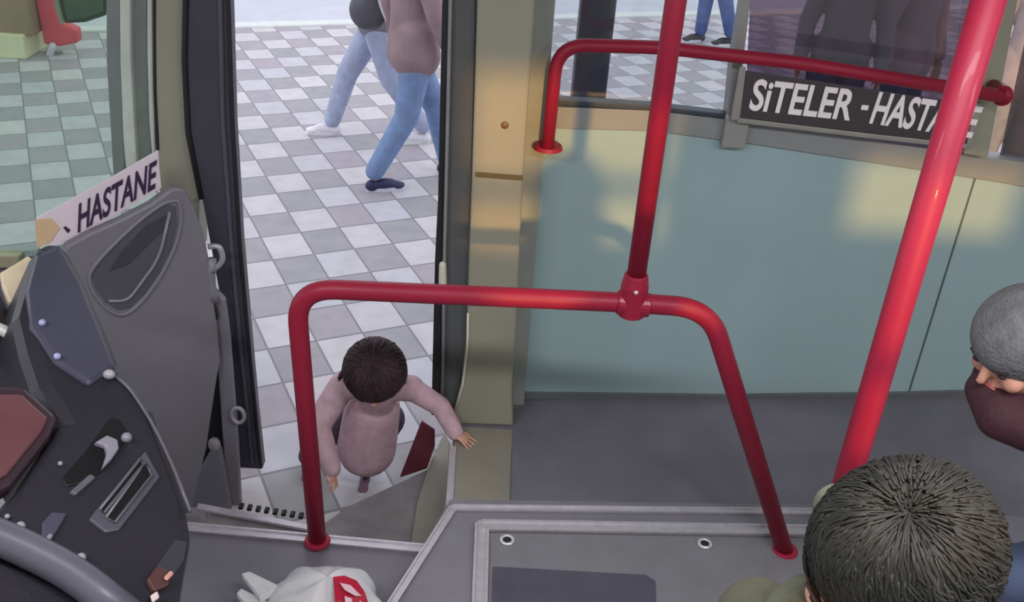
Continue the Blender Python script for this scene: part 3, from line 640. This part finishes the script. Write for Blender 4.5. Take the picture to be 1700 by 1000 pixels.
# ---- the small child climbing in
def child():
    r = empty('child', (-.5, 2.95, 0), 'small child in a pink top with dark bobbed hair climbing through the doorway', 'person')
    V = Vector
    hc = V((-.410, 2.80, .625)); fw = V((.05, -.72, -.70)); up = V((0, -.55, .83))
    shR, shL = V((-.535, 2.88, .515)), V((-.295, 2.875, .525)); neck = V((-.41, 2.865, .535))
    pel = V((-.45, 3.03, .27))
    elL, wrL = V((-.185, 2.845, .475)), V((-.128, 2.788, .412))
    elR, wrR = V((-.615, 2.80, .39)), V((-.555, 2.745, .25))
    hipR, hipL = pel+V((-.06, 0, 0)), pel+V((.055, 0, 0))
    knR, anR = V((-.64, 2.99, .20)), V((-.70, 3.03, .05)); knL, anL = V((-.46, 2.94, .16)), V((-.47, 3.0, .05))
    bm = bmesh.new()
    s, f, u = frame(fw, up); h = .20
    head(bm, hc, fw, h, up)
    rcone(bm, hc-u*.05-f*.02, .035, neck, .042)
    rcone(bm, neck-V((0, 0, .02)), .06, pel, .078); rcone(bm, shR, .04, shL, .04)
    for a, b, c, d in ((shL, elL, wrL, 0), (shR, elR, wrR, 0)):
        rcone(bm, a, .032, b, .026); rcone(bm, b, .026, c, .019)
    hand(bm, wrL, V((.055, -.028, -.022)), V((0, 0, -1)), .10, -1, .2, 1.6)
    hand(bm, wrR, V((.02, -.05, -.07)), V((0, -.5, -1)), .085, 1, .3, 1.5)
    for a, b, c in ((hipR, knR, anR), (hipL, knL, anL)): rcone(bm, a, .055, b, .042); rcone(bm, b, .042, c, .028)
    blob('body', bm, SKIN, r, .003, 3)
    face_parts(hc, fw, h, r, up)
    PINK = mat('pink_knit', (198, 166, 178), .8, var=.12, scale=30, bump=.4, bscale=160)
    bm = bmesh.new()
    rcone(bm, neck-V((0, 0, .035)), .062, pel+V((0, 0, .02)), .092, 20); rcone(bm, shR, .048, shL, .048, 18)
    rcone(bm, shL, .043, elL, .036); rcone(bm, elL, .036, wrL, .031)
    rcone(bm, shR, .050, elR, .048); rcone(bm, elR, .048, wrR, .034)
    rcone(bm, V((-.44, 2.94, .38)), .102, V((-.465, 2.96, .185)), .112, 20)       # loose tunic
    ell(bm, neck+V((0, 0, -.012)), (.066, .058, .022))                        # collar
    blob('pink_top', bm, PINK, r, .006, 6)
    TR = mat('dark_trousers', (74, 62, 78), .8, var=.1, bump=.2)
    bm = bmesh.new(); ell(bm, pel+V((0, 0, -.02)), (.10, .085, .08))
    for a, b, c in ((hipR, knR, anR), (hipL, knL, anL)): rcone(bm, a, .066, b, .054); rcone(bm, b, .054, c+V((0, 0, .02)), .042)
    blob('trousers', bm, TR, r, .006, 4)
    W_ = mat('sole_white', (225, 225, 225), .6); SH = mat('child_shoe', (120, 90, 110), .5)
    shoe(r, V((-.71, 3.07, 0)), V((.1, -1, 0)), .13, SH, W_); shoe(r, V((-.475, 3.03, 0)), V((.0, -1, 0)), .13, SH, W_)
    # hair: rounded cap, bobbed to the jaw, with locks
    HM = hairmat('child_hair', (58, 42, 46))
    locks(hc+u*.012-f*.012, (.103, .106, .098), s, f, u, 1300, HM, r, back=.95, side=.95, front=.18, rr=.0026, seed=4)
    # small wisp of a side ponytail
    bm = bmesh.new(); k = hc-s*.09+u*.0-f*.03
    if k.x > hc.x: k = hc+s*.09-f*.03
    for i in range(6): rcone(bm, k, .012, k+V((-.03-random.uniform(0, .012), random.uniform(-.01, .02), -.05-random.uniform(0, .02))), .004, 6, 2)
    link('hair_wisp', bm, HM, r, smooth=True)
child()
# ---- adults outside (all dimensions for a 1.7 m figure; local frame: +f heading)
def adult(name, loc, heading, label, H=1.7, stride=.32, top=(80, 70, 80), legs=(100, 120, 160), shoec=(40, 42, 60), hair=(50, 38, 34), coat=.0, longhair=False, bag=None, sole=(220, 220, 230), ph=1, tw=1.0, cat='person', hood=False, lateral=.085, skip=False, group=None, fold=False):
    r = empty(name, loc, label, cat, group); k = H/1.7
    ca, sa = math.cos(heading), math.sin(heading); f = Vector((ca, sa, 0)); s = Vector((sa, -ca, 0)); U = Vector((0, 0, 1)); L0 = Vector(loc)
    P = lambda a, b, c: L0+(s*a+f*b+U*c)*k
    hy = .90-stride*.12
    hip = {1: P(.085, 0, hy-.02), -1: P(-.085, 0, hy-.02)}
    ank = {ph: P(lateral*ph, stride, .085), -ph: P(-lateral*ph, -stride, .105)}
    kn = {}
    for q in (1, -1):
        m_ = (hip[q]+ank[q])/2; kn[q] = m_+f*(.05 if q == ph else .07)*k
    sh = {1: P(.17, .0, 1.40), -1: P(-.17, .0, 1.40)}
    el = {q: P(.235*q, -.10*(1 if q == ph else -1)*min(1, stride*3)-.01, 1.12) for q in (1, -1)}
    wr = {q: P(.245*q, -.14*(1 if q == ph else -1)*min(1, stride*3)+.06, .88) for q in (1, -1)}
    if fold: el = {q: P(.19*q, .02, 1.12) for q in (1, -1)}; wr = {q: P(.02*q, .2, 1.13) for q in (1, -1)}
    hc = P(0, .02, 1.59); h = .225*k
    bm = bmesh.new(); head(bm, hc, f, h); rcone(bm, hc-U*.06*k-f*.01, .055*k, P(0, 0, 1.42), .06*k)
    rcone(bm, P(-.06, 0, 1.36), .09*k, P(.06, 0, 1.36), .09*k); rcone(bm, P(0, 0, 1.33), .12*k, P(0, 0, 1.05), .11*k); rcone(bm, P(-.05, 0, .95), .115*k, P(.05, 0, .95), .115*k)
    for q in (1, -1):
        rcone(bm, sh[q], .052*k, el[q], .04*k); rcone(bm, el[q], .04*k, wr[q], .028*k)
        hand(bm, wr[q], (-s*q*.8+U*.3) if fold else (-U+f*.15), (-f) if fold else (-s*q), .175*k, q, .5)
        rcone(bm, hip[q], .088*k, kn[q], .058*k); rcone(bm, kn[q], .056*k, ank[q], .038*k)
    blob('body', bm, SKIN, r, .008, 3)
    face_parts(hc, f, h, r)
    tm = mat('top_%d_%d_%d' % top, top, .85, var=.12, scale=9, bump=.3, bscale=50); lm = mat('legs_%d_%d_%d' % legs, legs, .85, var=.14, scale=14, bump=.25, bscale=120)
    bm = bmesh.new()
    rcone(bm, P(-.08, 0, 1.36), .098*k, P(.08, 0, 1.36), .098*k); rcone(bm, P(0, 0, 1.33), .14*k*tw, P(0, 0, 1.0), .145*k*tw, 20)
    rcone(bm, P(-.06, 0, .98), .128*k*tw, P(.06, 0, .98), .128*k*tw, 20)
    if coat: rcone(bm, P(-.05, 0, .98), .14*k*tw, P(-.05, 0, .98-coat), .155*k*tw, 20); rcone(bm, P(.05, 0, .98), .14*k*tw, P(.05, 0, .98-coat), .155*k*tw, 20)
    for q in (1, -1): rcone(bm, sh[q], .07*k, el[q], .058*k); rcone(bm, el[q], .056*k, wr[q]+U*.02, .045*k)
    ell(bm, P(0, 0, 1.45), (.075*k, .075*k, .03*k)); blob('coat' if coat else 'jacket', bm, tm, r, .010, 6)
    bm = bmesh.new(); rcone(bm, P(-.05, 0, .93), .13*k, P(.05, 0, .93), .13*k)
    for q in (1, -1): rcone(bm, hip[q], .105*k, kn[q], .078*k, 18); rcone(bm, kn[q], .077*k, ank[q]+U*.03*k, .062*k, 18)
    blob('jeans', bm, lm, r, .009, 4)
    sm = mat('shoe_%d' % sum(shoec), shoec, .5, var=.1); sl_ = mat('sole_%d' % sum(sole), sole, .5)
    for q in (1, -1):
        hp = ank[q]-f*.06*k; hp.z = L0.z; shoe(r, hp, f, .26*k, sm, sl_)
    hm = hairmat('hair_%d' % sum(hair), hair); bm = bmesh.new()
    ell(bm, hc+U*h*.1-f*h*.08, (h*.42, h*.46, h*.45)); 
    if longhair:
        for i in range(16):
            a = math.pi+math.radians(-85+i*170/15); d = f*math.cos(a)+s*math.sin(a)
            rcone(bm, hc+d*h*.38, h*.12, hc+d*h*.48-U*h*(1.1+random.uniform(-.1, .1)), h*.07, 8, 3)
    blob('hair', bm, hm, r, .008, 3)
    return r, P
adult('person', (-.64, 6.02, 0), math.radians(22), 'person in blue jeans and long plum coat walking past the doorway', 1.68, .27, (150, 128, 132), (122, 146, 186), (44, 46, 84), (60, 44, 40), .12, True, tw=1.02, ph=-1, lateral=.10)
adult('person', (-.97, 6.78, 0), math.radians(186), 'person in pale blue trousers and white shoes walking left behind the plum coat', 1.66, .33, (128, 126, 134), (168, 178, 204), (232, 230, 236), (50, 40, 38), 0.10, False, sole=(240, 240, 240), lateral=.06, tw=.95, ph=1, fold=True)
adult('person', (2.02, 10.3, 0), math.radians(200), 'distant person in blue jeans seen through the clear window pane', 1.74, .12, (70, 74, 104), (82, 102, 158), (46, 44, 50), (40, 34, 32), 0)
adult('person', (2.05, 6.3, 0), math.radians(-100), 'person in charcoal jacket outside the tinted window, left of the others', 1.72, .05, (140, 138, 150), (110, 112, 130), (36, 36, 40), (44, 36, 34), 0)
adult('person', (2.62, 6.7, 0), math.radians(-60), 'person in mauve grey coat outside the tinted window, between two others', 1.68, .04, (176, 158, 170), (110, 124, 140), (36, 36, 40), (60, 46, 40), .12, True)
adult('person', (3.2, 6.2, 0), math.radians(-120), 'person in brown grey coat outside the tinted window, nearest the thick pole', 1.76, .04, (160, 148, 148), (130, 130, 130), (36, 36, 40), (40, 34, 32), .10)
# handbag carried by the rear walker
def handbag():
    r = empty('shoulder_bag', aty(640, 40, 6.3), 'dark grey shoulder bag with white strap beside the plum coat', 'bag')
    bm = bmesh.new(); c = aty(607, -10, 6.25); ell(bm, c+Vector((0, 0, -.10)), (.105, .07, .12)); ell(bm, c+Vector((0, 0, .08)), (.10, .065, .14)); ell(bm, c+Vector((.03, 0, -.12)), (.10, .06, .10))
    blob('bag', bm, mat('bag_grey', (92, 92, 100), .6, var=.15, bump=.3), r, .01, 4)
    tubeo('strap', smooth_path([aty(x, y, 6.19) for x, y in ((634, -120), (628, -10), (636, 20), (650, 46))], .1), .014, mat('strap_white', (214, 206, 220), .6), r, 8)
handbag()
# ---- dark street column outside the clear window
def column():
    b = Vector((.56, 4.6, 0)); r = empty('street_column', b, 'dark square street column outside the clear window', 'column')
    q = aty(948, 165, 4.6).x; q2 = aty(1004, 165, 4.6).x
    bxo('shaft', (q, q2, 4.55, 4.55+(q2-q), 0, 4.2), mat('column_dark', (70, 66, 76), .5, var=.15), r, .012)
    bxo('base', (q-.04, q2+.04, 4.51, 4.59+(q2-q), 0, .12), mat('column_dark', (70, 66, 76)), r, .01)
column()
# ---- red post standing in for a rail reflection in the left window; mirror
def post_and_mirror():
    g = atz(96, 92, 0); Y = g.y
    r = empty('reflection_post', g, 'red post in place of a rail reflection, with a stubby side arm beyond the left window', 'post')
    bm = bmesh.new(); prism(bm, [aty(x, y, Y) for x, y in ((52, -330), (84, -330), (90, 0), (98, 36), (126, 50), (128, 72), (96, 78), (72, 74), (66, 40), (58, 0))], Vector((0, .12, 0))); link('post', bm, mat('reflection_red', (214, 70, 88), .5, var=.08), r, bev=.02)
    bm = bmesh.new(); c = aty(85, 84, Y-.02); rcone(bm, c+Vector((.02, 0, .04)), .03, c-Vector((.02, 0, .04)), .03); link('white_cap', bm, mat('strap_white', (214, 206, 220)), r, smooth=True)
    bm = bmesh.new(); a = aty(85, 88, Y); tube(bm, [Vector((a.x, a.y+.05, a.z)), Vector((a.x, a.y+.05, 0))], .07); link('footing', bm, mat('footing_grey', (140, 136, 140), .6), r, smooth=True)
    # exterior mirror of the bus
    r = empty('side_mirror', aty(140, 0, 3.35), 'rounded side mirror of the bus above the left window view', 'mirror')
    poly_y('mirror_frame', [(98, -200), (92, -40), (94, 10), (104, 40), (140, 38), (176, 26), (180, -200)], 3.35, .04, mat('mirror_black', (70, 84, 78), .4), r, .01)
    poly_y('mirror_glass', [(106, -190), (104, -40), (106, 10), (112, 34), (142, 30), (170, 20), (172, -190)], 3.345, .01, mat('mirror_green', (132, 152, 142), .2, var=.25, scale=3), r, .002)
    poly_y('mirror_edge', [(90, -200), (98, -200), (96, -30), (98, 8), (106, 38), (100, 42), (90, 10), (86, -40)], 3.34, .02, mat('pale_bead', (214, 214, 196)), r, .002)
    bm = bmesh.new(); rcone(bm, aty(140, -180, 3.37), .02, aty(230, -220, 3.0), .02); link('arm', bm, BLACK, r, smooth=True)
post_and_mirror()
def kiosk():
    # tan box beyond the left window; its yellow base stands in for sunlit ground
    g = atz(0, 96, 0)
    r = empty('street_box', g, 'brown street box with a pale yellow base coloured as sunlit ground at the upper left', 'street box')
    Y = g.y
    bxo('box', (g.x-.9, g.x+.28, Y+.05, Y+.40, .18, 1.6), mat('tan_wall', (150, 128, 104), .7, var=.2, scale=2), r, .02)
    bxo('sunlit_base', (g.x-.9, g.x+.22, Y, Y+.40, 0, .2), mat('sunlit_yellow', (226, 222, 186), .7), r, .01)
kiosk()
# ---- white carrier bag on the floor
def carrier_bag():
    z = .38; c = atz(520, 985, z)
    r = empty('carrier_bag', c, 'white plastic carrier bag with red emblem standing on the front floor', 'bag')
    bm = bmesh.new(); n, mrings = 40, 16; rings = []
    prof = [(.0, .9), (.12, 1.03), (.3, 1.06), (.5, 1.0), (.66, .86), (.8, .64), (.9, .42), (.97, .22), (1.0, .08)]
    def pr(t):
        for (a, ra), (b, rb) in zip(prof, prof[1:]):
            if t <= b: return ra+(rb-ra)*(t-a)/(b-a)
        return .05
    rnd = random.Random(3); ph = [rnd.uniform(0, 6.28) for _ in range(8)]
    ctr = atz(520, 1040, z)
    for i in range(mrings+1):
        t = i/mrings; ring = []
        for k in range(n):
            a = 2*math.pi*k/n; fold = 1+.05*math.sin(5*a+ph[0]+t*3)+.045*math.sin(9*a+ph[1]-t*5)+.03*math.sin(14*a+ph[2]+t*8)
            rr = pr(t)*fold
            ring.append(bm.verts.new((ctr.x+.02+math.cos(a)*rr*.155+.02*t, ctr.y+math.sin(a)*rr*.13+.02*t, z+t*.165+.008*math.sin(4*a+ph[3])*t)))
        rings.append(ring)
    for i in range(mrings):
        for k in range(n): bm.faces.new((rings[i][k], rings[i][(k+1) % n], rings[i+1][(k+1) % n], rings[i+1][k]))
    bm.faces.new(rings[0][::-1]); bm.faces.new(rings[-1])
    BG = mat('white_film', (214, 214, 218), .35, var=.05, bump=.6, bscale=22)
    o = link('sack', bm, BG, r, smooth=True); ss = o.modifiers.new('s', 'SUBSURF'); ss.levels = ss.render_levels = 1
    q = Vector((ctr.x, ctr.y, z))
    for px, zz in ((((430, 990), (400, 952), (414, 948), (470, 975)), .48), (((440, 1040), (392, 985), (400, 976), (450, 1000)), .46)):
        pts = [atz(x, y, zz) for x, y in px]; bm = bmesh.new(); prism(bm, pts, Vector((.004, -.006, -.018)))
        h_ = link('handle', bm, BG, r, bev=.004)
    # red emblem : ring with pale strokes, laid on the front of the sack
    zc = .50
    def pat(px, m_, lift, nm, par):
        pts = [atd(x, y, 0) for x, y in px]
        bm = bmesh.new()
        vs = []
        for x, y in px:
            d = ray(x, y); best = None
            # intersect with sack ellipsoid
            cx = Vector((ctr.x+.03, ctr.y, z+.03)); rad = Vector((.163, .138, .142))*(1+lift)
            oo = Vector([(O[i]-cx[i])/rad[i] for i in range(3)]); dd = Vector([d[i]/rad[i] for i in range(3)])
            A, B_, C_ = dd.dot(dd), 2*oo.dot(dd), oo.dot(oo)-1; disc = B_*B_-4*A*C_
            t = (-B_-math.sqrt(max(0, disc)))/(2*A); vs.append(O+d*t)
        a = [bm.verts.new(v) for v in vs]; b = [bm.verts.new(v-(O-v).normalized()*-.0015) for v in vs]; nn = len(vs)
        bm.faces.new(a); bm.faces.new(b[::-1])
        for i in range(nn): bm.faces.new((a[i], b[i], b[(i+1) % nn], a[(i+1) % nn]))
        return link(nm, bm, m_, par)
    RD = mat('emblem_red', (178, 24, 56), .4); PK = mat('emblem_pale', (226, 190, 204), .4)
    e = pat([(553, 958), (572, 956), (592, 964), (606, 984), (614, 1010), (612, 1040), (560, 1036), (556, 1000)], RD, .05, 'emblem', r)
    e['label'] = 'red rounded emblem'
    pat([(564, 968), (582, 972), (600, 990), (590, 990), (572, 980)], PK, .075, 'emblem_stroke', e)
    pat([(572, 990), (584, 994), (586, 1012), (574, 1012)], PK, .075, 'emblem_stroke', e)
carrier_bag()
# ---- passengers at the lower right
def passenger(name, hc, fw, up, h, label, haircol, topcol, kind, lean=Vector((0, 0, 0)), nko=Vector((0, 0, 0))):
    r = empty(name, (hc.x, hc.y, .43), label, 'person'); V = Vector
    s, f, u = frame(fw, up); ff = Vector((f.x, f.y, 0)).normalized(); ss = Vector((s.x, s.y, 0)).normalized(); U = Vector((0, 0, 1))
    nk = hc-U*.20-ff*.03+nko; B = lambda a, b, c: nk+ss*a+ff*b+U*c-lean*max(c, -.52)
    bm = bmesh.new(); head(bm, hc, fw, h, up); rcone(bm, hc-u*.05, .055, nk, .06)
    rcone(bm, B(-.08, 0, -.08), .09, B(.08, 0, -.08), .09); rcone(bm, B(0, 0, -.12), .12, B(0, -.02, -.45), .12)
    for q in (1, -1):
        a, b, c = B(.18*q, 0, -.07), B(.20*q, -.02, -.34), B(.10*q, .18, -.42)
        rcone(bm, a, .05, b, .04); rcone(bm, b, .04, c, .028); hand(bm, c, ff-U*.25, -U, .17, q, .5)
        k0, k1, k2 = B(.09*q, 0, -.52), B(.12*q, .42, -.50), B(.12*q, .44, -.92)
        rcone(bm, k0, .09, k1, .06); rcone(bm, k1, .058, k2, .04)
    blob('body', bm, SKIN, r, .008, 3); face_parts(hc, fw, h, r, up)
    tm = mat('cloth_%d_%d' % (topcol[0], topcol[2]), topcol, .85, var=.15, bump=.4, bscale=60)
    bm = bmesh.new(); rcone(bm, B(-.09, 0, -.085), .10, B(.09, 0, -.085), .10); rcone(bm, B(0, 0, -.13), .145, B(0, -.02, -.45), .15)
    for q in (1, -1):
        a, b, c = B(.18*q, 0, -.07), B(.20*q, -.02, -.34), B(.10*q, .17, -.42); rcone(bm, a, .07, b, .056); rcone(bm, b, .055, c, .044)
    blob('coat', bm, tm, r, .009, 5)
    bm = bmesh.new(); rcone(bm, B(-.06, 0, -.52), .13, B(.06, 0, -.52), .13)
    for q in (1, -1):
        k0, k1, k2 = B(.09*q, 0, -.52), B(.12*q, .42, -.50), B(.12*q, .44, -.90); rcone(bm, k0, .11, k1, .08); rcone(bm, k1, .078, k2, .062)
    blob('trousers', bm, mat('blue_trousers', (72, 84, 112), .8, var=.12, bump=.2), r, .009, 4)
    for q in (1, -1):
        hp = B(.12*q, .38, 0); hp.z = max(.44, nk.z-1.02); shoe(r, hp, ff, .26, mat('shoe_90', (30, 30, 30), .5), BLACK)
    return r, s, f, u, B
def seat(B, nk, label, m):
    g = B(0, 0, 0); r = empty('passenger_seat', (g.x, g.y, .43), label, 'seat')
    def bx(nm, a0, a1, b0, b1, c0, c1, mm, bev=.03):
        bm = bmesh.new(); prism(bm, [B(a0, b0, c0), B(a1, b0, c0), B(a1, b1, c0), B(a0, b1, c0)], Vector((0, 0, c1-c0))); link(nm, bm, mm, r, bev=bev)
    bx('cushion', -.23, .23, -.2, .30, -.74, -.66, m); bx('backrest', -.23, .23, -.28, -.20, -.72, -.30, m)
    z = .43-g.z
    bx('pedestal', -.05, .05, -.02, .08, z, -.74, DARK, .005)
def people_in():
    hc = atd(1484, 950, 1.22); fw = Vector((-.62, -.42, -.42)); up = Vector((.0, -.15, 1))
    r, s, f, u, B = passenger('person', hc, fw, up, .235, 'seated passenger with dark hair and olive scarf in the lower right foreground', (54, 50, 48), (90, 90, 74), 0)
    HM = hairmat('passenger_hair', (36, 36, 33))
    locks(hc+u*.03-f*.018, (.104, .118, .105), s, f, u, 3000, HM, r, back=.9, side=.35, front=-.30, rr=.0019, seed=8, jit=.007)
    # olive scarf round neck and left side of the head
    bm = bmesh.new(); OL = mat('olive_scarf', (92, 96, 80), .85, var=.25, scale=8, bump=.5, bscale=40)
    for i in range(26):
        a = 2*math.pi*i/26; b = 2*math.pi*(i+1)/26; q = lambda t, dr, dz: hc+Vector((math.cos(t)*(.105+dr), math.sin(t)*(.105+dr), -.15+dz))
        rcone(bm, q(a, 0, 0), .04, q(b, 0, 0), .04, 10, 3); rcone(bm, q(a, .012, -.05), .045, q(b, .012, -.05), .045, 10, 3)
    rcone(bm, hc+s*.085-f*.04-u*.11, .05, hc+s*.095-f*.01+u*.02, .035); rcone(bm, hc-s*.085-f*.04-u*.11, .045, hc-s*.09-f*.04-u*.03, .03)
    blob('scarf', bm, OL, r, .008, 5)
    seat(B, None, 'blue padded passenger seat under the dark haired passenger', mat('seat_blue', (60, 72, 112), .8, bump=.3))
    hc = atd(1700, 575, 2.15); fw = Vector((-.80, -.30, -.45)); up = Vector((0, 0, 1))
    r, s, f, u, B = passenger('person', hc, fw, up, .23, 'seated passenger in grey knit hat and dark maroon coat at the right edge', (90, 90, 90), (74, 40, 50), 1, Vector((.75, 0, 0)), Vector((.20, .02, .03)))
    Rm = Matrix((s, f, u)).transposed(); bm = bmesh.new(); ell(bm, hc+u*.035-f*.012, (.108, .118, .105), Rm, 28, 18); ell(bm, hc+u*.0-f*.05, (.104, .085, .10), Rm)
    blob('knit_hat', bm, mat('grey_knit', (112, 114, 116), .9, var=.2, scale=25, bump=.6, bscale=120), r, .008, 3)
    bm = bmesh.new(); A = [atd(1636, 648, 2.22), atd(1664, 690, 2.18), atd(1712, 704, 2.16), atd(1770, 690, 2.2)]
    for (p, q, r0, r1) in ((0, 1, .045, .058), (1, 2, .058, .065), (2, 3, .065, .09)): rcone(bm, A[p], r0, A[q], r1)
    rcone(bm, A[0], .04, atd(1640, 612, 2.25), .03); rcone(bm, A[3], .09, hc+Vector((.22, .02, -.2)), .10)
    blob('maroon_hood', bm, mat('maroon_hood', (66, 34, 44), .8, var=.2, bump=.4), r, .008, 4)
    seat(B, None, 'grey passenger seat under the passenger at the right edge', mat('seat_grey', (90, 92, 98), .8, bump=.3))
people_in()
